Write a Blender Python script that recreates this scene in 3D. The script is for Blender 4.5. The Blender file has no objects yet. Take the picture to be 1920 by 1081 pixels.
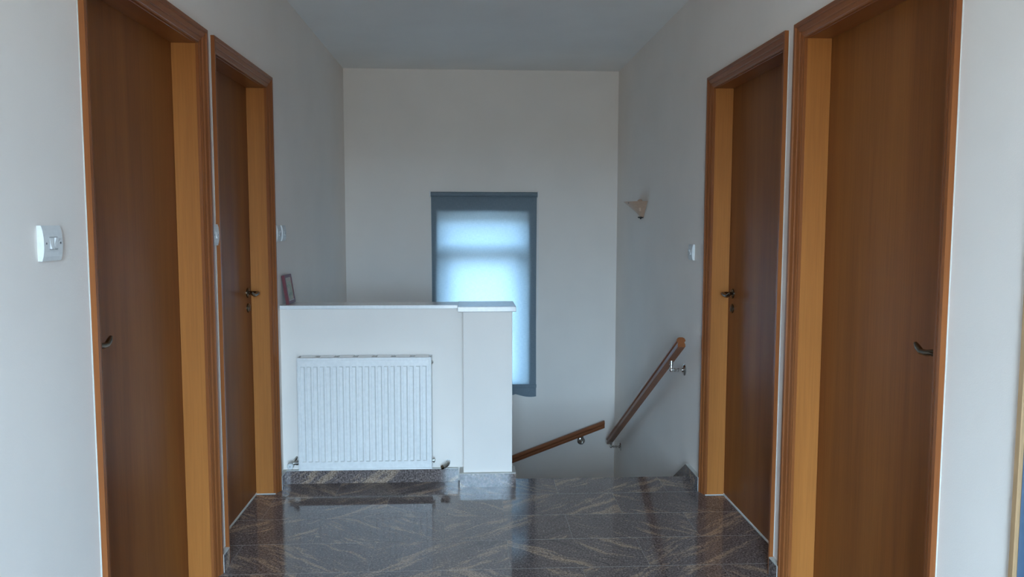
import bpy, bmesh, math, random
from mathutils import Vector, Matrix

random.seed(7)
S = bpy.context.scene
C = S.collection

# ---------------------------------------------------------------- camera
F_PX, PITCH, YAW, ROLL, EYE = 1470.79, 0.0835, 0.053, 0.0016, 1.45
fw = Vector((math.sin(YAW), math.cos(YAW), 0)); rt = Vector((math.cos(YAW), -math.sin(YAW), 0)); up = Vector((0, 0, 1))
cf = fw * math.cos(PITCH) - up * math.sin(PITCH); cu = up * math.cos(PITCH) + fw * math.sin(PITCH)
cr = rt * math.cos(ROLL) + cu * math.sin(ROLL); cu = cu * math.cos(ROLL) - rt * math.sin(ROLL)
cam_d = bpy.data.cameras.new('camera'); cam = bpy.data.objects.new('camera', cam_d); C.objects.link(cam)
M = Matrix((cr, cu, -cf)).transposed().to_4x4(); M.translation = Vector((0, 0, EYE)); cam.matrix_world = M
cam_d.sensor_width = 36.0; cam_d.lens = F_PX / 1920 * 36.0; cam_d.clip_start = 0.02
S.camera = cam

# ---------------------------------------------------------------- world: bright hazy bluish daylight
w = bpy.data.worlds.new('World'); S.world = w; w.use_nodes = True
bg = w.node_tree.nodes['Background']
bg.inputs[1].default_value = 14.0
wt = w.node_tree; wg = wt.nodes.new('ShaderNodeTexCoord'); wsep = wt.nodes.new('ShaderNodeSeparateXYZ'); wr = wt.nodes.new('ShaderNodeValToRGB')
wt.links.new(wg.outputs['Generated'], wsep.inputs[0]); wmap = wt.nodes.new('ShaderNodeMapRange')
wmap.inputs['From Min'].default_value = -1.0; wt.links.new(wsep.outputs[2], wmap.inputs[0]); wt.links.new(wmap.outputs[0], wr.inputs[0])
we = wr.color_ramp.elements; we[0].position = 0.49; we[0].color = (0.125, 0.145, 0.15, 1); we[1].position = 0.51; we[1].color = (0.495, 0.765, 1.03, 1)   # ground below, hazy sky above the horizon
wt.links.new(wr.outputs[0], bg.inputs[0])

# ---------------------------------------------------------------- measured room
XL, XR, YB, H = -1.0448, 1.248, 6.6548, 2.716
YREAR = -1.2
YE = 4.352                       # landing edge
ZLOW = -2.7                      # floor of the level below
RX0, RX1, RZ = -0.37, 0.53, 2.2     # glazed balcony door behind the camera
WX0, WX1, WZ0, WZ1 = -0.275, 0.488, 0.075, 1.54   # stair window opening
# portals: help the renderer find the daylight coming through the two real openings
def portal(name, loc, rot, sx, sy):
    l = bpy.data.lights.new(name, 'AREA'); l.shape = 'RECTANGLE'; l.size = sx; l.size_y = sy; l.cycles.is_portal = True
    o = bpy.data.objects.new(name, l); C.objects.link(o); o.location = loc; o.rotation_euler = rot
portal('portal_balcony', ((RX0+RX1)/2, YREAR-0.16, RZ/2), (math.pi/2, 0, math.pi), RX1-RX0, RZ)
portal('portal_stair', ((WX0+WX1)/2, YB+0.27, (WZ0+WZ1)/2), (math.pi/2, 0, 0), WX1-WX0, WZ1-WZ0)
for l in bpy.data.objects:
    if l.name == 'portal_balcony': l.rotation_euler = (-math.pi/2, 0, math.pi)
    if l.name == 'portal_stair': l.rotation_euler = (-math.pi/2, 0, 0)

vs = S.view_settings
vs.view_transform = 'Standard'; vs.look = 'None'; vs.gamma = 1.0; vs.use_curve_mapping = False
vs.exposure = 2.33
S.cycles.max_bounces = 12; S.cycles.diffuse_bounces = 9; S.cycles.glossy_bounces = 5; S.cycles.transmission_bounces = 6
S.cycles.use_denoising = True

# ---------------------------------------------------------------- materials
def mat(name):
    m = bpy.data.materials.new(name); m.use_nodes = True
    nt = m.node_tree; b = nt.nodes['Principled BSDF']
    return m, nt, b
def N(nt, t, **k):
    n = nt.nodes.new(t)
    for a, v in k.items(): setattr(n, a, v)
    return n
def ramp(nt, stops, fac=None):
    r = N(nt, 'ShaderNodeValToRGB'); e = r.color_ramp.elements
    while len(e) < len(stops): e.new(0.5)
    for i, (p, c) in enumerate(stops):
        e[i].position = p; e[i].color = (c[0], c[1], c[2], 1) if isinstance(c, (tuple, list)) else (c, c, c, 1)
    if fac is not None: nt.links.new(fac, r.inputs[0])
    return r
def noise(nt, vec, scale, detail=3, rough=0.5, dist=0.0):
    n = N(nt, 'ShaderNodeTexNoise'); n.inputs['Scale'].default_value = scale; n.inputs['Detail'].default_value = detail
    n.inputs['Roughness'].default_value = rough; n.inputs['Distortion'].default_value = dist
    nt.links.new(vec, n.inputs['Vector']); return n
def bump(nt, b, height, strength, dist=0.01):
    bp = N(nt, 'ShaderNodeBump'); bp.inputs['Strength'].default_value = strength; bp.inputs['Distance'].default_value = dist
    nt.links.new(height, bp.inputs['Height']); nt.links.new(bp.outputs[0], b.inputs['Normal'])
def mix(nt, fac, a, c, mode='MIX'):
    m = N(nt, 'ShaderNodeMix', data_type='RGBA', blend_type=mode)
    for sock, v in ((m.inputs[0], fac), (m.inputs[6], a), (m.inputs[7], c)):
        if isinstance(v, (int, float)): sock.default_value = v
        elif isinstance(v, tuple): sock.default_value = (*v, 1)
        else: nt.links.new(v, sock)
    return m.outputs[2]
def plain(name, col, rough=0.5, metal=0.0, coat=0.0):
    m, nt, b = mat(name)
    tc = N(nt, 'ShaderNodeTexCoord'); n = noise(nt, tc.outputs['Object'], 60, 2)
    r = ramp(nt, [(0.3, tuple(c*0.95 for c in col)), (0.7, tuple(min(1, c*1.03) for c in col))], n.outputs[0])
    nt.links.new(r.outputs[0], b.inputs['Base Color'])
    b.inputs['Roughness'].default_value = rough; b.inputs['Metallic'].default_value = metal
    b.inputs['Coat Weight'].default_value = coat
    return m
def paint(name, col, strength=0.25):
    m, nt, b = mat(name)
    g = N(nt, 'ShaderNodeNewGeometry')
    n = noise(nt, g.outputs['Position'], 2.2, 3); n2 = noise(nt, g.outputs['Position'], 260, 4, 0.7)
    r = ramp(nt, [(0.3, tuple(c*0.965 for c in col)), (0.7, tuple(min(1, c*1.02) for c in col))], n.outputs[0])
    nt.links.new(r.outputs[0], b.inputs['Base Color'])
    b.inputs['Roughness'].default_value = 0.75; b.inputs['Specular IOR Level'].default_value = 0.25
    bump(nt, b, n2.outputs[0], strength, 0.0015)
    return m
MAT = {}
MAT['wall'] = paint('cream_wall_paint', (0.80, 0.73, 0.67))
MAT['ceiling'] = paint('white_ceiling_paint', (0.83, 0.81, 0.785), 0.15)

def wood(name, dark, light, rough=0.32, axis='Z', fine=1.0, coat=0.04):
    m, nt, b = mat(name)
    tc = N(nt, 'ShaderNodeTexCoord'); oi = N(nt, 'ShaderNodeObjectInfo')
    add = N(nt, 'ShaderNodeVectorMath', operation='ADD'); cmb = N(nt, 'ShaderNodeCombineXYZ')
    mul = N(nt, 'ShaderNodeMath', operation='MULTIPLY'); mul.inputs[1].default_value = 23.0
    nt.links.new(oi.outputs['Random'], mul.inputs[0])
    for i in range(3): nt.links.new(mul.outputs[0], cmb.inputs[i])
    nt.links.new(tc.outputs['Object'], add.inputs[0]); nt.links.new(cmb.outputs[0], add.inputs[1])
    mp = N(nt, 'ShaderNodeMapping'); sc = [9.0, 9.0, 9.0]; sc['XYZ'.index(axis)] = 0.55
    mp.inputs['Scale'].default_value = sc; nt.links.new(add.outputs[0], mp.inputs[0])
    n1 = noise(nt, mp.outputs[0], 1.2*fine, 4, 0.55, 0.4)
    mp2 = N(nt, 'ShaderNodeMapping'); sc2 = [110.0, 110.0, 110.0]; sc2['XYZ'.index(axis)] = 2.5
    mp2.inputs['Scale'].default_value = sc2; nt.links.new(add.outputs[0], mp2.inputs[0])
    n2 = noise(nt, mp2.outputs[0], 1.5, 3, 0.6)
    r = ramp(nt, [(0.28, dark), (0.72, light)], n1.outputs[0])
    r2 = ramp(nt, [(0.3, 0.80), (0.6, 1.0)], n2.outputs[0])
    col = mix(nt, 0.7, r.outputs[0], r2.outputs[0], 'MULTIPLY')
    nt.links.new(col, b.inputs['Base Color'])
    b.inputs['Roughness'].default_value = rough; b.inputs['Coat Weight'].default_value = coat; b.inputs['Coat Roughness'].default_value = 0.22; b.inputs['Specular IOR Level'].default_value = 0.22
    bump(nt, b, n2.outputs[0], 0.06, 0.001)
    return m
MAT['leaf'] = wood('varnished_veneer_leaf', (0.19, 0.058, 0.013), (0.27, 0.092, 0.020), 0.45)
MAT['jamb'] = wood('honey_varnished_jamb', (0.36, 0.124, 0.027), (0.45, 0.164, 0.038), 0.40)
MAT['casing'] = wood('red_brown_casing', (0.21, 0.062, 0.018), (0.29, 0.095, 0.027), 0.30, fine=2.0)
MAT['casing_head'] = wood('red_brown_casing_head', (0.21, 0.062, 0.018), (0.29, 0.095, 0.027), 0.30, axis='Y', fine=2.0)
MAT['rail_y'] = wood('handrail_wood', (0.19, 0.062, 0.026), (0.27, 0.092, 0.034), 0.28, axis='Y', fine=1.6)
MAT['rail_x'] = wood('handrail_wood_back', (0.19, 0.062, 0.026), (0.27, 0.092, 0.034), 0.28, axis='X', fine=1.6)
MAT['tanwood'] = wood('tan_edge_strip', (0.36, 0.22, 0.11), (0.45, 0.28, 0.15), 0.4)

def granite(name, tile=True, rough=0.06, bright=1.0):
    m, nt, b = mat(name)
    tc = N(nt, 'ShaderNodeTexCoord')
    af = N(nt, 'ShaderNodeAttribute', attribute_type='OBJECT', attribute_name='flip')
    asd = N(nt, 'ShaderNodeAttribute', attribute_type='OBJECT', attribute_name='seed')
    sep = N(nt, 'ShaderNodeSeparateXYZ'); nt.links.new(tc.outputs['Object'], sep.inputs[0])
    mx = N(nt, 'ShaderNodeMath', operation='MULTIPLY'); nt.links.new(sep.outputs[0], mx.inputs[0]); nt.links.new(af.outputs['Fac'], mx.inputs[1])
    ax = N(nt, 'ShaderNodeMath', operation='ADD'); nt.links.new(mx.outputs[0], ax.inputs[0]); nt.links.new(asd.outputs['Fac'], ax.inputs[1])
    cmb = N(nt, 'ShaderNodeCombineXYZ'); nt.links.new(ax.outputs[0], cmb.inputs[0])
    nt.links.new(sep.outputs[1], cmb.inputs[1]); nt.links.new(sep.outputs[2], cmb.inputs[2])
    # vein direction: rotated about the slab normal, stretched along the vein
    vr = N(nt, 'ShaderNodeVectorRotate', rotation_type='AXIS_ANGLE')
    vr.inputs['Axis'].default_value = (0, 0, 1) if tile else (0, 1, 0); vr.inputs['Angle'].default_value = math.radians(-38)
    nt.links.new(cmb.outputs[0], vr.inputs['Vector'])
    wob = noise(nt, vr.outputs[0], 6.5, 3); wadd = N(nt, 'ShaderNodeVectorMath', operation='SCALE'); wadd.inputs['Scale'].default_value = 0.07
    nt.links.new(wob.outputs['Color'], wadd.inputs[0])
    wsum = N(nt, 'ShaderNodeVectorMath', operation='ADD'); nt.links.new(vr.outputs[0], wsum.inputs[0]); nt.links.new(wadd.outputs[0], wsum.inputs[1])
    mp = N(nt, 'ShaderNodeMapping'); mp.inputs['Scale'].default_value = (1.35, 13.5, 13.5); nt.links.new(wsum.outputs[0], mp.inputs[0])
    nv = noise(nt, mp.outputs[0], 1.0, 8, 0.76, 0.2)
    vein = ramp(nt, [(0.525, 0.0), (0.575, 0.65), (0.66, 1.0)], nv.outputs[0])
    sp = N(nt, 'ShaderNodeTexVoronoi'); sp.inputs['Scale'].default_value = 190; nt.links.new(cmb.outputs[0], sp.inputs['Vector'])
    sp2 = noise(nt, cmb.outputs[0], 115, 4, 0.8)
    k = bright
    base = ramp(nt, [(0.37, (0.020*k, 0.016*k, 0.015*k)), (0.45, (0.11*k, 0.083*k, 0.076*k)), (0.55, (0.19*k, 0.146*k, 0.136*k)), (0.66, (0.42*k, 0.335*k, 0.30*k))], sp2.outputs[0])
    vc = ramp(nt, [(0.37, (0.10*k, 0.062*k, 0.042*k)), (0.48, (0.36*k, 0.245*k, 0.170*k)), (0.66, (0.66*k, 0.49*k, 0.37*k))], sp2.outputs[0])
    col = mix(nt, vein.outputs[0], base.outputs[0], vc.outputs[0])
    # dark seam beside the veins
    seam = ramp(nt, [(0.33, 0.45), (0.41, 1.0)], nv.outputs[0])
    col = mix(nt, 1.0, col, seam.outputs[0], 'MULTIPLY')
    nt.links.new(col, b.inputs['Base Color'])
    b.inputs['Roughness'].default_value = rough; b.inputs['Specular IOR Level'].default_value = 0.45
    return m
MAT['granite'] = granite('polished_granite_tile')
MAT['granite_v'] = granite('polished_granite_skirting', tile=False, bright=0.95)
MAT['grout'] = plain('pale_grout', (0.42, 0.39, 0.36), 0.9)
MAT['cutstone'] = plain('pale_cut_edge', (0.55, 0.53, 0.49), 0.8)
MAT['caulk'] = plain('white_caulk', (0.52, 0.51, 0.46), 0.7)
MAT['marble'] = plain('white_marble_cap', (0.78, 0.77, 0.76), 0.22, coat=0.3)
MAT['enamel'] = plain('white_enamel', (0.79, 0.765, 0.74), 0.30, coat=0.3)
MAT['plastic'] = plain('white_plastic', (0.66, 0.66, 0.65), 0.5)
MAT['shadow'] = plain('dark_interior', (0.05, 0.05, 0.05), 0.8)
MAT['screw'] = plain('screw_metal', (0.30, 0.30, 0.30), 0.4, 1.0)
MAT['chrome'] = plain('polished_chrome', (0.62, 0.60, 0.58), 0.12, 1.0)
MAT['nickel'] = plain('dull_nickel', (0.42, 0.41, 0.38), 0.35, 1.0)
MAT['brass'] = plain('antique_brass', (0.17, 0.13, 0.09), 0.25, 1.0)
MAT['alabaster'] = plain('peach_alabaster_glass', (0.52, 0.35, 0.25), 0.35)
MAT['blackmetal'] = plain('black_metal', (0.03, 0.03, 0.03), 0.4, 0.5)
MAT['frame_white'] = plain('white_window_frame', (0.75, 0.76, 0.77), 0.4)
MAT['redframe'] = plain('dark_red_frame', (0.13, 0.018, 0.024), 0.45)
MAT['bluepanel'] = plain('blue_grey_panel', (0.10, 0.18, 0.30), 0.3)

def fabric():
    m, nt, b = mat('blue_linen_blind')
    tc = N(nt, 'ShaderNodeTexCoord')
    def thread(sx, sz):
        mp = N(nt, 'ShaderNodeMapping'); mp.inputs['Scale'].default_value = (sx, 1, sz); nt.links.new(tc.outputs['Object'], mp.inputs[0])
        return noise(nt, mp.outputs[0], 1.0, 3, 0.7)
    a = thread(30, 320); c = thread(320, 30)
    s = N(nt, 'ShaderNodeMath', operation='ADD'); nt.links.new(a.outputs[0], s.inputs[0]); nt.links.new(c.outputs[0], s.inputs[1])
    h = N(nt, 'ShaderNodeMath', operation='MULTIPLY'); h.inputs[1].default_value = 0.5; nt.links.new(s.outputs[0], h.inputs[0])
    d = ramp(nt, [(0.33, (0.15, 0.19, 0.22)), (0.62, (0.20, 0.235, 0.265))], h.outputs[0])
    t = ramp(nt, [(0.33, (0.034, 0.046, 0.054)), (0.62, (0.054, 0.068, 0.078))], h.outputs[0])
    df = N(nt, 'ShaderNodeBsdfDiffuse'); tr = N(nt, 'ShaderNodeBsdfTranslucent'); ad = N(nt, 'ShaderNodeAddShader')
    nt.links.new(d.outputs[0], df.inputs[0]); nt.links.new(t.outputs[0], tr.inputs[0])
    nt.links.new(df.outputs[0], ad.inputs[0]); nt.links.new(tr.outputs[0], ad.inputs[1])
    nt.links.new(ad.outputs[0], nt.nodes['Material Output'].inputs[0]); nt.nodes.remove(b)
    return m
MAT['fabric'] = fabric()
def glass():
    m, nt, b = mat('window_glass')
    tr = N(nt, 'ShaderNodeBsdfTransparent'); gl = N(nt, 'ShaderNodeBsdfGlossy'); gl.inputs['Roughness'].default_value = 0.02
    tc = N(nt, 'ShaderNodeTexCoord'); n = noise(nt, tc.outputs['Object'], 3, 2); r = ramp(nt, [(0.0, 0.93), (1.0, 0.97)], n.outputs[0]); nt.links.new(r.outputs[0], tr.inputs[0])
    mx = N(nt, 'ShaderNodeMixShader'); mx.inputs[0].default_value = 0.06
    nt.links.new(tr.outputs[0], mx.inputs[1]); nt.links.new(gl.outputs[0], mx.inputs[2]); nt.links.new(mx.outputs[0], nt.nodes['Material Output'].inputs[0]); nt.nodes.remove(b)
    return m
MAT['glass'] = glass()
def icon_paint():
    m, nt, b = mat('painted_icon_panel')
    tc = N(nt, 'ShaderNodeTexCoord'); n = noise(nt, tc.outputs['Object'], 26, 2, 0.6)
    r = ramp(nt, [(0.30, (0.06, 0.10, 0.045)), (0.43, (0.22, 0.22, 0.11)), (0.52, (0.33, 0.27, 0.15)), (0.60, (0.36, 0.16, 0.12)), (0.72, (0.40, 0.34, 0.24))], n.outputs[0])
    nt.links.new(r.outputs[0], b.inputs['Base Color']); b.inputs['Roughness'].default_value = 0.35
    return m
MAT['icon'] = icon_paint()

# ---------------------------------------------------------------- mesh helpers
WL = {}                               # world location of every object built (no rotated parents)
class MB:
    def __init__(s): s.v, s.f, s.m = [], [], []
    def face(s, pts, mi=0):
        i = len(s.v); s.v += [tuple(p) for p in pts]; s.f.append(list(range(i, i+len(pts)))); s.m.append(mi)
    def grid(s, rings, closed=True, cap=True, mi=0):
        """rings: list of equal-length point loops joined in order"""
        base = len(s.v); n = len(rings[0])
        for r in rings: s.v += [tuple(p) for p in r]
        for a in range(len(rings)-1):
            for k in range(n if closed else n-1):
                k2 = (k+1) % n
                s.f.append([base+a*n+k, base+a*n+k2, base+(a+1)*n+k2, base+(a+1)*n+k]); s.m.append(mi)
        if cap:
            s.f.append([base+k for k in range(n)][::-1]); s.m.append(mi)
            s.f.append([base+(len(rings)-1)*n+k for k in range(n)]); s.m.append(mi)
    def box(s, a, b, mi=0, bev=0.0):
        x0, y0, z0 = (min(a[i], b[i]) for i in range(3)); x1, y1, z1 = (max(a[i], b[i]) for i in range(3))
        if bev <= 0:
            s.grid([[(x0,y0,z0),(x1,y0,z0),(x1,y1,z0),(x0,y1,z0)], [(x0,y0,z1),(x1,y0,z1),(x1,y1,z1),(x0,y1,z1)]], mi=mi)
        else:
            e = bev
            def loop(i, z): return [(x0+i,y0+e,z),(x0+e,y0+i,z),(x1-e,y0+i,z),(x1-i,y0+e,z),(x1-i,y1-e,z),(x1-e,y1-i,z),(x0+e,y1-i,z),(x0+i,y1-e,z)]
            s.grid([loop(e, z0), loop(0, z0+e), loop(0, z1-e), loop(e, z1)], mi=mi)
    def tube(s, path, rad, n=10, mi=0, sq=None):
        """swept round tube; rad scalar or list; sq=(wide, tall) scales the cross-section"""
        P = [Vector(p) for p in path]; rings = []
        for i, p in enumerate(P):
            t = (P[min(i+1, len(P)-1)] - P[max(i-1, 0)]).normalized()
            a = Vector((0, 0, 1)) if abs(t.z) < 0.9 else Vector((0, 1, 0))
            u = t.cross(a).normalized(); v = u.cross(t).normalized()
            r = rad[i] if isinstance(rad, (list, tuple)) else rad
            q = sq or (1, 1)
            rings.append([p + u*(math.cos(2*math.pi*k/n)*r*q[0]) + v*(math.sin(2*math.pi*k/n)*r*q[1]) for k in range(n)])
        s.grid(rings, mi=mi)
    def lathe(s, c, axis, prof, n=20, a0=0.0, a1=2*math.pi, mi=0):
        """prof: list of (distance along axis, radius) from point c"""
        c = Vector(c); ax = Vector(axis).normalized(); a = Vector((0, 0, 1)) if abs(ax.z) < 0.9 else Vector((0, 1, 0))
        u = ax.cross(a).normalized(); v = u.cross(ax)
        full = abs(a1-a0-2*math.pi) < 1e-6
        m = n if full else n+1
        rings = [[c + ax*d + u*(math.cos(a0+(a1-a0)*k/n)*r) + v*(math.sin(a0+(a1-a0)*k/n)*r) for k in range(m)] for d, r in prof]
        s.grid(rings, closed=full, cap=full, mi=mi)
    def build(s, name, mats, parent=None, smooth=False, origin=None):
        if not isinstance(mats, (list, tuple)): mats = [mats]
        o0 = WL[parent.name] if parent else Vector(origin or (0, 0, 0))
        org = Vector(origin) if origin is not None else o0
        me = bpy.data.meshes.new(name)
        me.from_pydata([tuple(Vector(p)-org) for p in s.v], [], s.f)
        for m in mats: me.materials.append(MAT[m] if isinstance(m, str) else m)
        for p, mi in zip(me.polygons, s.m): p.material_index = mi
        bm = bmesh.new(); bm.from_mesh(me)
        bmesh.ops.remove_doubles(bm, verts=bm.verts, dist=1e-6)
        bmesh.ops.recalc_face_normals(bm, faces=bm.faces); bm.to_mesh(me); bm.free()
        if smooth:
            for p in me.polygons: p.use_smooth = True
            me.set_sharp_from_angle(angle=math.radians(38))
        o = bpy.data.objects.new(name, me); C.objects.link(o); o.parent = parent
        o.location = org - o0 if parent else org
        WL[o.name] = org
        o['flip'] = 1.0; o['seed'] = 0.0
        return o
def empty(name, loc):
    o = bpy.data.objects.new(name, None); C.objects.link(o); o.location = loc; o.empty_display_size = 0.1
    WL[o.name] = Vector(loc); return o
def tag(o, label=None, cat=None, group=None, kind=None):
    if label: o['label'] = label
    if cat: o['category'] = cat
    if group: o['group'] = group
    if kind: o['kind'] = kind
    return o
def struct(o, label, cat): return tag(o, label, cat, kind='structure')
def arc(c, r, a0, a1, n, f):
    return [f(c, r, a0+(a1-a0)*i/n) for i in range(n+1)]

# ---------------------------------------------------------------- shell
T = 0.18
DOORS = [('L', 2.2025, 3.211, 'near'), ('L', 3.287, 4.2247, 'far'), ('R', 3.0768, 4.0946, 'far'), ('R', 1.9748, 2.9937, 'near')]
ZT, CW = 2.200, 0.062                 # casing top, casing width
SIDE_PANEL = (0.75, 1.69)             # opening near the camera on the right
def side_wall(name, x, out, openings, label):
    m = MB(); x2 = x + out*T
    ys = YREAR - T
    for a, b, top in sorted(openings):
        m.box((x, ys, -0.25), (x2, a, H)); m.box((x, a, top), (x2, b, H)); ys = b
    m.box((x, ys, -0.25), (x2, YB + 0.3, H))
    m.box((x, YE - 0.2, ZLOW), (x2, YB + 0.3, -0.25))
    return struct(m.build(name, 'wall'), label, 'wall')
side_wall('wall_left', XL, -1, [(a+CW-0.012, b-CW+0.012, ZT-CW+0.012) for s, a, b, h in DOORS if s == 'L'], 'cream painted left wall running along the landing into the stairwell')
side_wall('wall_right', XR, 1, [(a+CW-0.012, b-CW+0.012, ZT-CW+0.012) for s, a, b, h in DOORS if s == 'R'] + [(SIDE_PANEL[0], SIDE_PANEL[1], ZT-0.02)],
          'cream painted right wall with the stair handrail and wall lamp')
m = MB(); BT = 0.30
m.box((XL, YB, ZLOW), (WX0, YB+BT, H)); m.box((WX1, YB, ZLOW), (XR, YB+BT, H))
m.box((WX0, YB, ZLOW), (WX1, YB+BT, WZ0)); m.box((WX0, YB, WZ1), (WX1, YB+BT, H))
struct(m.build('wall_back', 'wall'), 'cream end wall of the stairwell around the blue blind', 'wall')
m = MB()
m.box((XL, YREAR-T, -0.25), (RX0, YREAR, H)); m.box((RX1, YREAR-T, -0.25), (XR, YREAR, H)); m.box((RX0, YREAR-T, RZ), (RX1, YREAR, H)); m.box((RX0, YREAR-T, -0.25), (RX1, YREAR, 0))
struct(m.build('wall_rear', 'wall'), 'cream wall behind the viewer with the glazed balcony door', 'wall')
m = MB(); m.box((XL-T, YREAR-T, H), (XR+T, YB+BT, H+0.15))
struct(m.build('ceiling', 'ceiling'), 'plain white flat ceiling over landing and stairwell', 'ceiling')

# floor: grout bed with every granite slab a piece of its own
m = MB(); m.box((XL-0.14, YREAR-T, -0.22), (XR+0.14, YE-0.004, -0.0005))
floor = struct(m.build('floor', 'grout'), 'polished dark granite tile floor of the landing', 'floor')
FX0, FX1 = XL-0.105, XR+0.105
tile_mesh = {}
def tile(x0, x1, y0, y1, flip, seed):
    wx, wy = round(x1-x0-0.0008, 4), round(y1-y0-0.0032, 4)
    cx, cy = (x0+x1)/2, (y0+y1)/2
    key = (wx, wy)
    if key not in tile_mesh:
        mb = MB(); mb.box((-wx/2, -wy/2, -0.02), (wx/2, wy/2, 0.0), bev=0.0004)
        o = mb.build('tile', 'granite', floor, origin=(0, 0, 0)); tile_mesh[key] = o
    else:
        o = tile_mesh[key].copy(); C.objects.link(o)
    o.parent = floor; o.location = (cx, cy, 0.0); o['flip'] = float(flip); o['seed'] = float(seed)
PX = 0.5955
rows = [(4.092, YE)]; y = 4.092
while y > YREAR: rows.append((max(y-0.3015, YREAR), y)); y -= 0.3015
for ri, (y0, y1) in enumerate(rows):
    off = -1.025 if ri % 2 == 1 else -0.7225
    if ri in (1, 3): off = -1.0275
    x = off - 2*PX; k = 0
    while x < FX1:
        a, b = max(x, FX0), min(x+PX, FX1)
        if b - a > 0.01:
            tile(a, b, y0, y1, 1 if (k + ri//2) % 2 == 0 else -1, random.uniform(0, 40))
        x += PX; k += 1
# stair flight below the landing edge, quarter landing and the second flight
m = MB(); m.box((XL, YE-0.2, ZLOW), (XR, YE-0.004, -0.22))
struct(m.build('wall_lower', 'wall'), 'cream wall below the landing edge in the stairwell', 'wall')
m = MB(); m.box((XL, YE-0.2, ZLOW-0.15), (XR, YB, ZLOW))
struct(m.build('floor_lower', 'granite'), 'granite floor of the storey below at the stair foot', 'floor')
SX = 0.235
stairs = struct(empty('stairs', (0.75, YE, -1.0)), 'granite stairs going down behind the landing edge', 'stairs')
zs = 0.0
for i in range(5):
    zs -= 0.172
    m = MB(); m.box((SX, YE+0.27*i, ZLOW), (XR, YE+0.27*(i+1), zs-0.03)); r = m.build('riser_block', 'wall', stairs)
    m = MB(); m.box((SX, YE+0.27*i-0.02, zs-0.03), (XR, YE+0.27*(i+1), zs), bev=0.003); m.build('tread', 'granite', stairs)
yq = YE+0.27*5; zs -= 0.172
m = MB(); m.box((SX, yq, ZLOW), (XR, YB, zs-0.03)); m.build('riser_block', 'wall', stairs)
m = MB(); m.box((SX, yq-0.02, zs-0.03), (XR, YB, zs), bev=0.003); m.build('tread', 'granite', stairs)
for i in range(4):
    zs -= 0.172; xa = SX-0.27*i
    m = MB(); m.box((xa-0.27, yq, ZLOW), (xa, YB, zs-0.03)); m.build('riser_block', 'wall', stairs)
    m = MB(); m.box((xa-0.27, yq, zs-0.03), (xa+0.02, YB, zs), bev=0.003); m.build('tread', 'granite', stairs)

# ---------------------------------------------------------------- half wall with pillar and marble caps
HY0, HY1 = 4.340, 4.490
PX0, PX1, PY0 = -0.042, 0.227, 4.240
hw = struct(empty('wall_parapet', (-0.5, HY0, 0)), 'low cream parapet wall with pillar and white marble caps guarding the stairwell', 'wall')
m = MB(); m.box((XL, HY0, -0.22), (PX0+0.01, HY1, 0.977)); m.build('parapet_body', 'wall', hw)
m = MB(); m.box((PX0, PY0, -0.22), (PX1, HY1, 0.970), bev=0.002); m.build('pillar', 'wall', hw)
m = MB(); m.box((XL+0.002, 4.322, 0.977), (-0.070, 4.505, 0.997), bev=0.002); tag(m.build('parapet_cap', 'marble', hw), 'thin white marble cap slab')
m = MB(); m.box((-0.071, 4.214, 0.970), (0.247, 4.512, 0.999), bev=0.003); tag(m.build('pillar_cap', 'marble', hw), 'thicker white marble pillar cap')

# ---------------------------------------------------------------- granite skirtings
BH, BTK = 0.076, 0.020
def skirt(name, pieces, label):
    root = struct(empty(name, pieces[0][0]), label, 'baseboard')
    for i, (a, b, ends) in enumerate(pieces):
        m = MB(); m.box(a, (b[0], b[1], b[2]-0.003), 0); o = m.build('skirting_slab', 'granite_v', root); o['seed'] = random.uniform(0, 20); o['flip'] = 1.0 if i % 2 else -1.0
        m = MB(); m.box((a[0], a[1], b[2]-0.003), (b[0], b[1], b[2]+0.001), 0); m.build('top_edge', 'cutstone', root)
        if ends:
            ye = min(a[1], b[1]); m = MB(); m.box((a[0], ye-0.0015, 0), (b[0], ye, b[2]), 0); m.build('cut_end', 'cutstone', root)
    return root
skirt('baseboard_left', [((XL, 3.211, 0), (XL+BTK, 3.287, BH), True), ((XL, 4.2247, 0), (XL+BTK, HY0, BH), True)], 'short granite skirting pieces beside the left doors')
skirt('baseboard_right', [((XR-BTK, 2.9937, 0), (XR, 3.0768, BH), True), ((XR-BTK, 4.0946, 0), (XR, 4.338, BH), True), ((XR-BTK, 1.70, 0), (XR, 1.9748, BH), True)], 'granite skirting pieces along the right wall')
m = MB(); sl = 0.60
prof = [(4.338, BH), (4.338, -0.08), (5.2, -0.08-0.862*sl), (5.2, BH-0.862*sl)]
m.grid([[(XR-BTK, y, z) for y, z in prof], [(XR, y, z) for y, z in prof]])
o = m.build('stair_skirting', 'granite_v', bpy.data.objects['baseboard_right']); o['seed'] = 5.5
skirt('baseboard_parapet', [((XL+BTK, HY0-BTK, 0), (-0.072, HY0, BH), False), ((-0.062, PY0-BTK, 0), (PX1+BTK, PY0, BH), False), ((PX1, PY0, 0), (PX1+BTK, YE-0.004, BH), False), ((-0.062, PY0, 0), (PX0, HY0, BH), False)], 'granite skirting under the radiator and round the pillar')

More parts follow.
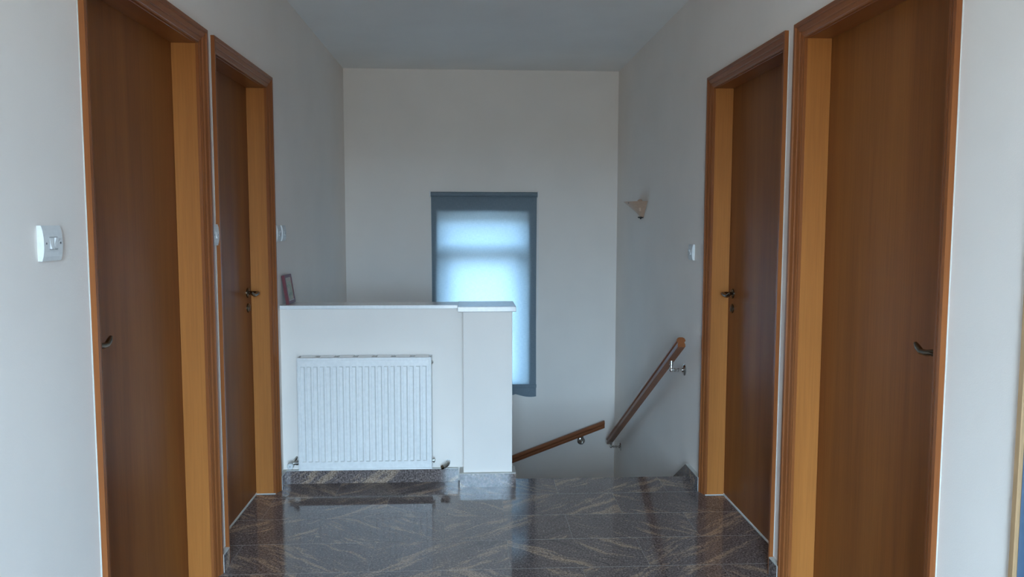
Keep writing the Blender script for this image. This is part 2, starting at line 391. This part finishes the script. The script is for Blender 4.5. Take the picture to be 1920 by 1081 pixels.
# ---------------------------------------------------------------- doors
CASING = [(0.0, 0.0), (0.0, 0.018), (0.013, 0.018), (0.0165, 0.0125), (0.020, 0.0135), (0.034, 0.0085), (0.037, 0.0045), (0.041, 0.0055), (0.053, 0.0015), (0.055, -0.0005), (0.0605, -0.0005), (0.0605, -0.013), (0.051, -0.013), (0.051, 0.0)]
def door(n, side, a, b, handle, label):
    x, inn = (XL, 1) if side == 'L' else (XR, -1)        # inn: direction into the hall
    root = struct(empty('door_%d' % n, (x, (a+b)/2, 0)), label, 'door')
    LEAF = 0.105
    # leaf
    ya, yb, zt = a+CW, b-CW, ZT-CW
    m = MB(); m.box((x-inn*LEAF, ya-0.008, 0.006), (x-inn*(LEAF+0.042), yb+0.008, zt+0.008), bev=0.002)
    leaf = m.build('leaf', 'leaf', root)
    # lining
    for (y0, y1) in ((ya-0.014, ya), (yb, yb+0.014)):
        m = MB(); m.box((x-inn*0.0125, y0, 0), (x-inn*(LEAF-0.001), y1, zt), bev=0.0005); m.build('jamb', 'jamb', root)
    m = MB(); m.box((x-inn*0.0125, ya-0.014, zt), (x-inn*(LEAF-0.001), yb+0.014, zt+0.014), bev=0.001); m.build('head_jamb', 'casing_head', root)
    # moulded casing in three mitred lengths
    def leg(y_out, sgn):
        rings = []
        for z, mit in ((0.0, 0), (ZT, 1)):
            rings.append([(x+inn*p, y_out+sgn*d, z - (d if mit else 0)) for d, p in CASING])
        m = MB(); m.grid(rings); m.build('casing', 'casing', root)
    leg(a, 1); leg(b, -1)
    rings = [[(x+inn*p, a+d, ZT-d) for d, p in CASING], [(x+inn*p, b-d, ZT-d) for d, p in CASING]]
    m = MB(); m.grid(rings); m.build('head_casing', 'casing_head', root)
    # white filler bead beside the near casing and along the leaf foot
    pts = []
    rnd = random.Random(n)
    m = MB(); z = 0.08; segs = []
    while z < ZT: segs.append(z); z += rnd.uniform(0.03, 0.09)
    segs.append(ZT)
    rings = []
    for z in segs:
        wv = 0.0024 + rnd.uniform(-0.0014, 0.0012)
        rings.append([(x, a-wv, z), (x+inn*0.002, a-wv*0.5, z), (x+inn*0.003, a+0.0005, z), (x, a+0.0005, z)])
    m.grid(rings); m.build('filler_bead', 'caulk', root)
    m = MB(); m.box((x-inn*(LEAF-0.005), ya, 0.0), (x-inn*LEAF, yb, 0.0055)); m.build('floor_seal', 'cutstone', root)
    m = MB(); m.box((x-inn*0.002, yb-0.006, 0.0), (x-inn*LEAF, yb, 0.004)); m.build('floor_seal', 'cutstone', root)
    # lever handle
    hy, d = (ya+0.062, 1) if handle == 'near' else (yb-0.062, -1)
    xf = x-inn*LEAF; zh = 1.088
    h = MB(); h.lathe((xf, hy, zh), (inn, 0, 0), [(0, 0.026), (0.005, 0.026), (0.009, 0.021), (0.010, 0.012)], 20)
    hd = tag(h.build('handle', 'brass', leaf, smooth=True), 'antique brass lever handle')
    k = MB(); k.tube([(xf+inn*0.008, hy, zh), (xf+inn*0.045, hy, zh), (xf+inn*0.055, hy+d*0.006, zh), (xf+inn*0.057, hy+d*0.02, zh), (xf+inn*0.057, hy+d*0.045, zh-0.005), (xf+inn*0.056, hy+d*0.075, zh-0.006), (xf+inn*0.053, hy+d*0.098, zh+0.003), (xf+inn*0.050, hy+d*0.115, zh+0.012)],
                     [0.009, 0.009, 0.010, 0.010, 0.0095, 0.009, 0.009, 0.006], 10)
    k.build('lever', 'brass', leaf, smooth=True)
    k = MB(); k.lathe((xf, hy, zh-0.078), (inn, 0, 0), [(0, 0.024), (0.005, 0.024), (0.009, 0.019), (0.010, 0.004)], 18); k.build('key_rosette', 'brass', leaf, smooth=True)
    k = MB(); k.box((xf+inn*0.008, hy-0.003, zh-0.092), (xf+inn*0.0112, hy+0.003, zh-0.070)); k.build('keyhole', 'shadow', leaf)
    # hinges on the other edge
    return root
LBL = ['tall varnished wooden door nearest the camera on the left wall', 'varnished wooden door on the left wall beside the radiator parapet', 'varnished wooden door on the right wall beside the stairs', 'tall varnished wooden door nearest the camera on the right wall']
for i, ((s, a, b, h), l) in enumerate(zip(DOORS, LBL)): door(i+1, s, a, b, h, l)
# opening at the right edge of the view: tan edge strip and blue-grey leaf
r5 = struct(empty('door_5', (XR, 1.2, 0)), 'blue-grey door with tan edge strip at the far right edge of view', 'door')
a5, b5 = SIDE_PANEL
m = MB(); m.box((XR-0.010, b5-0.018, 0), (XR+0.06, b5, ZT-0.002), bev=0.002); m.build('edge_strip', 'tanwood', r5)
m = MB(); m.box((XR-0.010, a5, 0), (XR+0.06, a5+0.018, ZT-0.002), bev=0.002); m.build('edge_strip', 'tanwood', r5)
m = MB(); m.box((XR-0.010, a5+0.018, ZT-0.02), (XR+0.06, b5-0.018, ZT-0.002), bev=0.002); m.build('edge_strip', 'tanwood', r5)
m = MB(); m.box((XR-0.002, a5+0.018, 0.004), (XR+0.04, b5-0.018, ZT-0.02), bev=0.002); m.build('leaf', 'bluepanel', r5)

# glazed balcony door behind the viewer
r6 = struct(empty('door_6', ((RX0+RX1)/2, YREAR-0.1, 0)), 'white framed glazed balcony door behind the viewer', 'door')
fy0, fy1 = YREAR-0.13, YREAR-0.07
for a, b in (((RX0, fy0, 0), (RX0+0.04, fy1, RZ)), ((RX1-0.04, fy0, 0), (RX1, fy1, RZ)), ((RX0+0.04, fy0, RZ-0.04), (RX1-0.04, fy1, RZ)), ((RX0+0.04, fy0, 0), (RX1-0.04, fy1, 0.05))):
    m = MB(); m.box(a, b, bev=0.003); m.build('frame', 'frame_white', r6)
m = MB(); m.box((RX0+0.04, YREAR-0.104, 0.05), (RX1-0.04, YREAR-0.098, RZ-0.04)); m.build('pane', 'glass', r6)

# ---------------------------------------------------------------- stair window behind the blind
w1 = struct(empty('window_1', ((WX0+WX1)/2, YB+0.2, WZ0)), 'stair window with white frame behind the blue blind', 'window')
fy0, fy1 = YB+0.10, YB+0.16; TZ = 1.23
fr = 0.055
for a, b in (((WX0, fy0, WZ0), (WX0+fr, fy1, WZ1)), ((WX1-fr, fy0, WZ0), (WX1, fy1, WZ1)), ((WX0+fr, fy0, WZ1-fr), (WX1-fr, fy1, WZ1)), ((WX0+fr, fy0, WZ0), (WX1-fr, fy1, WZ0+fr)), ((WX0+fr, fy0, TZ-0.055), (WX1-fr, fy1, TZ+0.055)),
             ((WX0+fr, fy0+.005, WZ0+fr), (WX0+fr+0.05, fy1, TZ-0.055)), ((WX1-fr-0.05, fy0+.005, WZ0+fr), (WX1-fr, fy1, TZ-0.055))):
    m = MB(); m.box(a, b, bev=0.003); m.build('frame', 'frame_white', w1)
for za, zb, ins in ((WZ0+fr, TZ-0.055, 0.05), (TZ+0.055, WZ1-fr, 0)):
    m = MB(); m.box((WX0+fr+ins, YB+0.128, za), (WX1-fr-ins, YB+0.134, zb)); m.build('pane', 'glass', w1)

# ---------------------------------------------------------------- roller blind
bl = tag(empty('roller_blind', (0.115, YB-0.03, -0.04)), 'blue linen roller blind glowing over the stair window', 'blind')
BX0, BX1, BYF = -0.329, 0.562, YB-0.009
m = MB(); nx, nz = 40, 24; zb, ztop = -0.045, 1.685
def hem(u):                                    # scalloped lower hem
    return 0.026*abs(math.sin(u*math.pi*3.5+0.6))
rows_ = []
for j in range(nz+1):
    row = []
    for i in range(nx+1):
        u = i/nx; z = ztop + (zb + 0.026 - hem(u) - ztop)*j/nz
        row.append((BX0+(BX1-BX0)*u - 0.003*math.sin(j/nz*math.pi)*(2*u-1), BYF+0.001*math.sin(u*9+j*0.3), z))
    rows_.append(row)
m.grid(rows_, closed=False, cap=False); m.build('fabric', 'fabric', bl, smooth=True)
m = MB(); m.tube([(BX0, YB-0.028, 1.688), (BX1, YB-0.028, 1.688)], 0.019, 18); m.build('roller_tube', 'fabric', bl, smooth=True)
m = MB(); m.box((BX0-0.002, BYF-0.007, 0.036), (BX1+0.002, BYF-0.001, 0.066), bev=0.002); m.build('hem_bar', 'fabric', bl)
for xx in (BX0-0.009, BX1+0.003):
    m = MB(); m.box((xx, YB-0.052, 1.665), (xx+0.006, YB, 1.712), bev=0.001); m.build('bracket', 'frame_white', bl)
m = MB(); m.tube([(BX1+0.0085, YB-0.03, 1.67), (BX1+0.009, YB-0.028, 1.0), (BX1+0.0085, YB-0.028, 0.62)], 0.0018, 6); m.build('pull_cord', 'frame_white', bl)

# ---------------------------------------------------------------- radiator
RX_0, RX_1, RZ0, RZ1, RYF, RYB = -0.940, -0.214, 0.098, 0.720, 4.243, 4.337
ra = tag(empty('radiator', ((RX_0+RX_1)/2, RYB, RZ0)), 'white ribbed panel radiator hanging on the low parapet wall', 'radiator')
m = MB()                                       # pressed front sheet
xs = [(RX_0, 0), (RX_0+0.009, 0), (RX_0+0.010, 0.003), (RX_0+0.0125, 0.003), (RX_0+0.0135, 0)]
p0 = RX_0+0.018; pit = (RX_1-RX_0-0.036)/20
for i in range(20):
    c = p0+pit*(i+0.5)-0.003; hwid = 0.0110
    xs += [(c-hwid-0.0010, 0), (c-hwid, 1), (c+hwid-0.0055, 1), (c+hwid-0.0027, 5), (c+hwid, 0)]
xs += [(RX_1-0.0135, 0), (RX_1-0.0125, 0.003), (RX_1-0.010, 0.003), (RX_1-0.009, 0), (RX_1, 0)]
zr = [(RZ0, 0), (RZ0+0.009, 0), (RZ0+0.010, 2), (RZ0+0.0125, 2), (RZ0+0.0135, 0), (RZ0+0.047, 0), (RZ0+0.0495, 3), (RZ0+0.0515, 1), (RZ1-0.0515, 1), (RZ1-0.0495, 3), (RZ1-0.0470, 0), (RZ1-0.0135, 0), (RZ1-0.0125, 2), (RZ1-0.010, 2), (RZ1-0.009, 0), (RZ1, 0)]
rows_ = []
for zi, (z, zf) in enumerate(zr):
    row = []
    for xx, f in xs:
        inner = RX_0+0.0095 < xx < RX_1-0.0095
        dep = 0.0
        if f in (1, 5): dep = (0.003 if f == 1 else 0.011) if zf == 1 else (0.009 if zf == 3 else 0.0)
        elif f == 0.003: dep = 0.003 if RZ0+0.0095 < z < RZ1-0.0095 else 0.0
        if zf == 2 and inner: dep = 0.003
        row.append((xx, RYF+dep, z))
    rows_.append(row)
m.grid(rows_, closed=False, cap=False)
o = m.build('front_panel', 'enamel', ra)
m = MB(); m.box((RX_0, RYF+0.0115, RZ0+0.006), (RX_1, RYF+0.018, RZ1-0.006)); m.build('panel_body', 'enamel', ra)
m = MB(); m.box((RX_0+0.01, RYB-0.016, RZ0+0.01), (RX_1-0.01, RYB, RZ1-0.008)); m.build('back_panel', 'enamel', ra)
for xx in (RX_0, RX_1-0.002):
    m = MB(); m.box((xx, RYF, RZ0+0.001), (xx+0.002, RYB, RZ1), bev=0.0005); m.build('side_panel', 'enamel', ra)
# top grille: solid lengths with louvred gaps between
nb = 7; L = RX_1-RX_0-0.006; gap = 0.026
cx0 = RX_0+0.003
for i in range(nb):
    s0 = cx0+L*i/nb+gap/2; s1 = cx0+L*(i+1)/nb-gap/2
    m = MB(); m.box((s0, RYF+0.004, RZ1-0.0015), (s1, RYB-0.001, RZ1+0.0005)); m.build('top_grille', 'enamel', ra)
    if i:
        for k in range(3):
            xx = cx0+L*i/nb-gap/2+0.0045+k*0.0075
            m = MB(); m.box((xx, RYF+0.012, RZ1-0.004), (xx+0.002, RYB-0.008, RZ1+0.0003)); m.build('louvre', 'enamel', ra)
for yy in (RYF+0.004, RYB-0.009):
    m = MB(); m.box((cx0, yy, RZ1-0.002), (RX_1-0.003, yy+0.008, RZ1+0.0004)); m.build('top_rail', 'enamel', ra)
m = MB()
for k in range(36):                            # convector fins seen through the grille
    xx = RX_0+0.012+k*0.02; m.box((xx, RYF+0.020, RZ0+0.03), (xx+0.001, RYB-0.02, RZ1-0.02))
m.build('convector_fins', 'shadow', ra)['kind'] = 'stuff'
# thermostat valve on the left, plugs on the right
m = MB(); m.lathe((-0.951, 4.285, 0.130), (1, 0, 0), [(-0.012, 0.009), (-0.012, 0.012), (0.0, 0.012), (0.0, 0.008), (0.012, 0.008)], 14)
vb = m.build('valve_body', 'nickel', ra, smooth=True)
m = MB(); m.tube([(-0.963, 4.285, 0.130), (-0.985, 4.285, 0.128), (-0.988, 4.275, 0.122)], [0.009, 0.011, 0.010], 12); m.build('valve_elbow', 'nickel', vb, smooth=True)
m = MB(); m.tube([(-0.975, 4.285, 0.132), (-0.972, 4.31, 0.140), (-0.970, 4.338, 0.146)], 0.007, 10); m.build('valve_pipe', 'nickel', vb, smooth=True)
m = MB(); m.lathe((-0.989, 4.282, 0.119), (0, -1, 0), [(0, 0.014), (0.006, 0.0175), (0.026, 0.0175), (0.029, 0.0155), (0.0292, 0.0035)], 24); m.build('thermostat_knob', 'plastic', ra, smooth=True)
m = MB(); m.lathe((-0.989, 4.2530, 0.119), (0, -1, 0), [(0, 0.0026), (0.0012, 0.0026)], 10); m.build('knob_screw', 'shadow', ra)
m = MB(); m.lathe((RX_1, 4.292, 0.132), (1, 0, 0), [(0, 0.008), (0.004, 0.008), (0.004, 0.013), (0.012, 0.013), (0.012, 0.006), (0.015, 0.005)], 8); m.build('blanking_plug', 'nickel', ra)
m = MB(); m.lathe((RX_1, 4.280, 0.686), (1, 0, 0), [(0, 0.010), (0.004, 0.010), (0.004, 0.006), (0.008, 0.005)], 8); m.build('air_vent', 'nickel', ra)
# pipe valve stub standing out of the wall beside the radiator
pv = tag(empty('pipe_valve', (-0.13, HY0, 0.11)), 'small metal pipe valve sticking out of the parapet right of the radiator', 'valve')
m = MB(); m.lathe((-0.127, HY0, 0.112), (0, -1, 0), [(0, 0.0125), (0.006, 0.0125), (0.008, 0.009), (0.03, 0.009)], 16); m.build('wall_stub', 'plastic', pv, smooth=True)
m = MB(); m.tube([(-0.127, 4.312, 0.111), (-0.132, 4.30, 0.107), (-0.145, 4.288, 0.099), (-0.152, 4.282, 0.095)], [0.011, 0.0125, 0.012, 0.010], 12); m.build('valve_body', 'nickel', pv, smooth=True)
m = MB(); m.lathe((-0.150, 4.285, 0.097), (-1, 0, -0.3), [(0, 0.009), (0.004, 0.013), (0.016, 0.013), (0.018, 0.008)], 6); m.build('union_nut', 'brass', pv)

# ---------------------------------------------------------------- light switches
def switch(x, inn, yc, zc, wd, ht, rockers, label):
    root = tag(empty('light_switch', (x, yc, zc)), label, 'switch', 'white light switches on the walls')
    prof = []
    n = 8
    for i in range(n+1):
        t = -1+2*i/n; prof.append((zc+ht/2*t, 0.010+0.006*(1-t*t)**0.7))
    m = MB()
    outer = [(x, zc-ht/2)] + [(x+inn*d, z) for z, d in prof] + [(x, zc+ht/2)]
    m.grid([[(px, yc-wd/2, pz) for px, pz in outer], [(px, yc+wd/2, pz) for px, pz in outer]])
    m.build('plate', 'plastic', root)
    xf = x+inn*0.0156
    for k in range(rockers):
        ry = yc + (k-(rockers-1)/2)*0.021
        m = MB(); m.box((xf-inn*0.002, ry-0.0085, zc-0.0155), (xf+inn*0.0008, ry+0.0085, zc+0.0155)); m.build('rocker_well', 'screw', root)
        s = 1 if k % 2 == 0 else -1
        e0, e1 = (0.006, 0.0012) if s > 0 else (0.0012, 0.006)
        m = MB()
        pr = [(xf, zc-0.014), (xf+inn*e0, zc-0.014), (xf+inn*0.002, zc), (xf+inn*e1, zc+0.014), (xf, zc+0.014)]
        m.grid([[(px, ry-0.0075, pz) for px, pz in pr], [(px, ry+0.0075, pz) for px, pz in pr]]); m.build('rocker', 'plastic', root)
    for sy in (-1, 1):
        m = MB(); m.lathe((xf-inn*0.001, yc+sy*(wd/2-0.011), zc), (inn, 0, 0), [(0, 0.0028), (0.0022, 0.0028)], 8); m.build('screw', 'screw', root)
switch(XL, 1, 1.999, 1.398, 0.088, 0.087, 2, 'double white light switch nearest the camera on the left wall')
switch(XL, 1, 3.250, 1.399, 0.070, 0.086, 1, 'single white light switch squeezed between the two left doors')
switch(XL, 1, 4.308, 1.391, 0.080, 0.086, 2, 'double white light switch beside the door casing above the parapet')
switch(XL, 1, 4.420, 1.391, 0.080, 0.086, 1, 'single white light switch farther from the door above the red icon')
switch(XR, -1, 4.352, 1.287, 0.084, 0.088, 2, 'white light switch on the right wall beside the stairs')

# ---------------------------------------------------------------- wall lamp
sc = tag(empty('wall_lamp', (XR, 5.63, 1.49)), 'peach glass uplight wall lamp above the stairs on the right wall', 'lamp')
m = MB(); YC = 5.63
prof = [(1.493, 0.022), (1.51, 0.036), (1.535, 0.060), (1.56, 0.090), (1.585, 0.121), (1.603, 0.143)]
rings = []
for z, r in prof: rings.append([(XR-0.002-r*math.sin(math.pi*k/20), YC-r*math.cos(math.pi*k/20), z) for k in range(21)])
for z, r in prof[::-1]: rings.append([(XR-0.002-(r-0.004)*math.sin(math.pi*k/20), YC-(r-0.004)*math.cos(math.pi*k/20), z) for k in range(21)])
m.grid(rings, closed=False, cap=False); m.build('glass_shade', 'alabaster', sc, smooth=True)
m = MB(); m.lathe((XR-0.020, YC, 1.495), (0, 0, -1), [(0, 0.020), (0.006, 0.022), (0.010, 0.016), (0.011, 0.006), (0.016, 0.006), (0.018, 0.002)], 16); m.build('finial', 'blackmetal', sc, smooth=True)
m = MB(); m.box((XR-0.012, YC-0.04, 1.515), (XR, YC+0.04, 1.60), bev=0.003); m.build('back_plate', 'frame_white', sc)
m = MB(); m.lathe((XR-0.042, YC-0.070, 1.533), (0, 0, 1), [(0, 0.008), (0.035, 0.010), (0.045, 0.018), (0.060, 0.022), (0.076, 0.018), (0.086, 0.006)], 14); m.build('bulb', 'alabaster', sc, smooth=True)
m = MB(); m.lathe((XR-0.002-0.128*math.sin(1.15), YC-0.128*math.cos(1.15), 1.592), (-math.sin(1.15), -math.cos(1.15), 0), [(0, 0.004), (0.004, 0.004), (0.006, 0.002)], 8); m.build('clip_screw', 'screw', sc)

# ---------------------------------------------------------------- handrails
def rail_section(c, across, upv, s=1.0):
    pts = [(-0.019, -0.029), (0.019, -0.029), (0.021, -0.026), (0.021, -0.012), (0.018, -0.006), (0.0185, 0.0), (0.025, 0.006), (0.0245, 0.014), (0.019, 0.023), (0.009, 0.028), (-0.009, 0.028), (-0.019, 0.023), (-0.0245, 0.014), (-0.025, 0.006), (-0.0185, 0.0), (-0.018, -0.006), (-0.021, -0.012), (-0.021, -0.026)]
    return [Vector(c)+across*(a*s)+upv*(b*s) for a, b in pts]
def bracket(root, wall_pt, nrm, rail_under):
    wp = Vector(wall_pt); n = Vector(nrm); ru = Vector(rail_under)
    el = Vector((ru.x, ru.y, wp.z))
    m = MB(); m.lathe(wp, n, [(0, 0.034), (0.004, 0.034), (0.008, 0.028), (0.010, 0.014), (0.016, 0.011)], 24); f = m.build('wall_rose', 'chrome', root, smooth=True)
    d = (el-wp).length
    m = MB(); m.lathe(wp, n, [(0.012, 0.007), (d*0.40, 0.007), (d*0.44, 0.0105), (d*0.50, 0.0105), (d*0.54, 0.007), (d*0.64, 0.007), (d*0.68, 0.0105), (d*0.74, 0.0105), (d*0.78, 0.007), (d, 0.007)], 14); m.build('arm', 'chrome', f, smooth=True)
    m = MB(); m.lathe(el+Vector((0, 0, -0.011)), (0, 0, 1), [(0, 0.004), (0.004, 0.0095), (0.011, 0.0115), (0.018, 0.0095), (0.022, 0.007), ((ru-el).length*0.72, 0.007), ((ru-el).length*0.76, 0.010), ((ru-el).length+0.014, 0.010)], 14); m.build('upright', 'chrome', f, smooth=True)
A = Vector((1.168, 4.262, 0.792)); B = Vector((1.168, 6.455, -0.382))
hr = tag(empty('stair_handrail', (XR, 5.3, -0.4)), 'brown wooden handrail on chrome brackets descending along the right wall', 'handrail', 'wooden stair handrails')
d = (B-A).normalized(); upv = Vector((1, 0, 0)).cross(d)
if upv.z < 0: upv = -upv
# plumb-cut ends
upz = Vector((0, 0, 1))*(1/upv.z)
m = MB(); m.grid([rail_section(A, Vector((1, 0, 0)), upv), rail_section(B, Vector((1, 0, 0)), upz)]); m.build('rail', 'rail_y', hr)
def on(Aa, Bb, axis, v):
    t = (v-Aa[axis])/(Bb[axis]-Aa[axis]); return Aa+(Bb-Aa)*t
for yy, zz in ((4.465, 0.597), (6.365, -0.410)):
    rp = on(A, B, 1, yy); bracket(hr, (XR, yy, zz), (-1, 0, 0), (1.168, yy, rp.z-0.034))
A = Vector((1.146, 6.577, -0.272)); B = Vector((-0.75, 6.577, -0.272-1.896*0.374))
hb = tag(empty('stair_handrail', (0.4, YB, -0.9)), 'lower wooden handrail sloping across the end wall under the blind', 'handrail', 'wooden stair handrails')
d = (B-A).normalized(); upv = Vector((0, 1, 0)).cross(d)
if upv.z < 0: upv = -upv
upz = Vector((0, 0, 1))*(1/upv.z)
m = MB(); m.grid([rail_section(A, Vector((0, 1, 0)), upz), rail_section(B, Vector((0, 1, 0)), upz)]); m.build('rail', 'rail_x', hb)
for xx in (0.957, -0.45):
    rp = on(A, B, 0, xx); bracket(hb, (xx, YB, rp.z-0.094), (0, -1, 0), (xx, 6.577, rp.z-0.036))

# ---------------------------------------------------------------- small red icon leaning on the wall
ic = tag(empty('picture', (-1.01, 4.448, 0.997)), 'small dark red framed icon leaning against the left wall on the parapet cap', 'picture')
BLp, BRp = Vector((-1.012, 4.374, 0.9975)), Vector((-1.008, 4.520, 0.9975))
TLp = Vector((-1.0335, 4.352, 1.163)); TRp = Vector((-1.0335, 4.500, 1.163))
TLp = Vector((-1.036, 4.374, 1.158)); TRp = Vector((-1.034, 4.520, 1.158))
ux = (BRp-BLp); uz = (TLp-BLp); wn = ux.length; hn = uz.length; ux.normalize(); uz.normalize(); nn = uz.cross(ux).normalized()
if nn.x < 0: nn = -nn
def quadbox(u0, u1, v0, v1, d0, d1):
    m = MB(); P = lambda u, v, dd: BLp+ux*u+uz*v+nn*dd
    m.grid([[P(u0, v0, d0), P(u1, v0, d0), P(u1, v1, d0), P(u0, v1, d0)], [P(u0, v0, d1), P(u1, v0, d1), P(u1, v1, d1), P(u0, v1, d1)]]); return m
th = 0.013; bw = 0.016
quadbox(0, wn, 0, hn, -0.006, 0.006).build('backing_board', 'redframe', ic)
quadbox(0, wn, 0, bw, 0.006, 0.011).build('frame_rail', 'redframe', ic); quadbox(0, wn, hn-bw, hn, 0.006, 0.011).build('frame_rail', 'redframe', ic)
quadbox(0, bw, bw, hn-bw, 0.006, 0.011).build('frame_stile', 'redframe', ic); quadbox(wn-bw, wn, bw, hn-bw, 0.006, 0.011).build('frame_stile', 'redframe', ic)
quadbox(bw, wn-bw, bw, hn-bw, 0.006, 0.0085).build('painted_panel', 'icon', ic)
quadbox(bw, wn-bw, bw, bw+0.004, 0.0085, 0.0095).build('gilt_line', 'cutstone', ic)
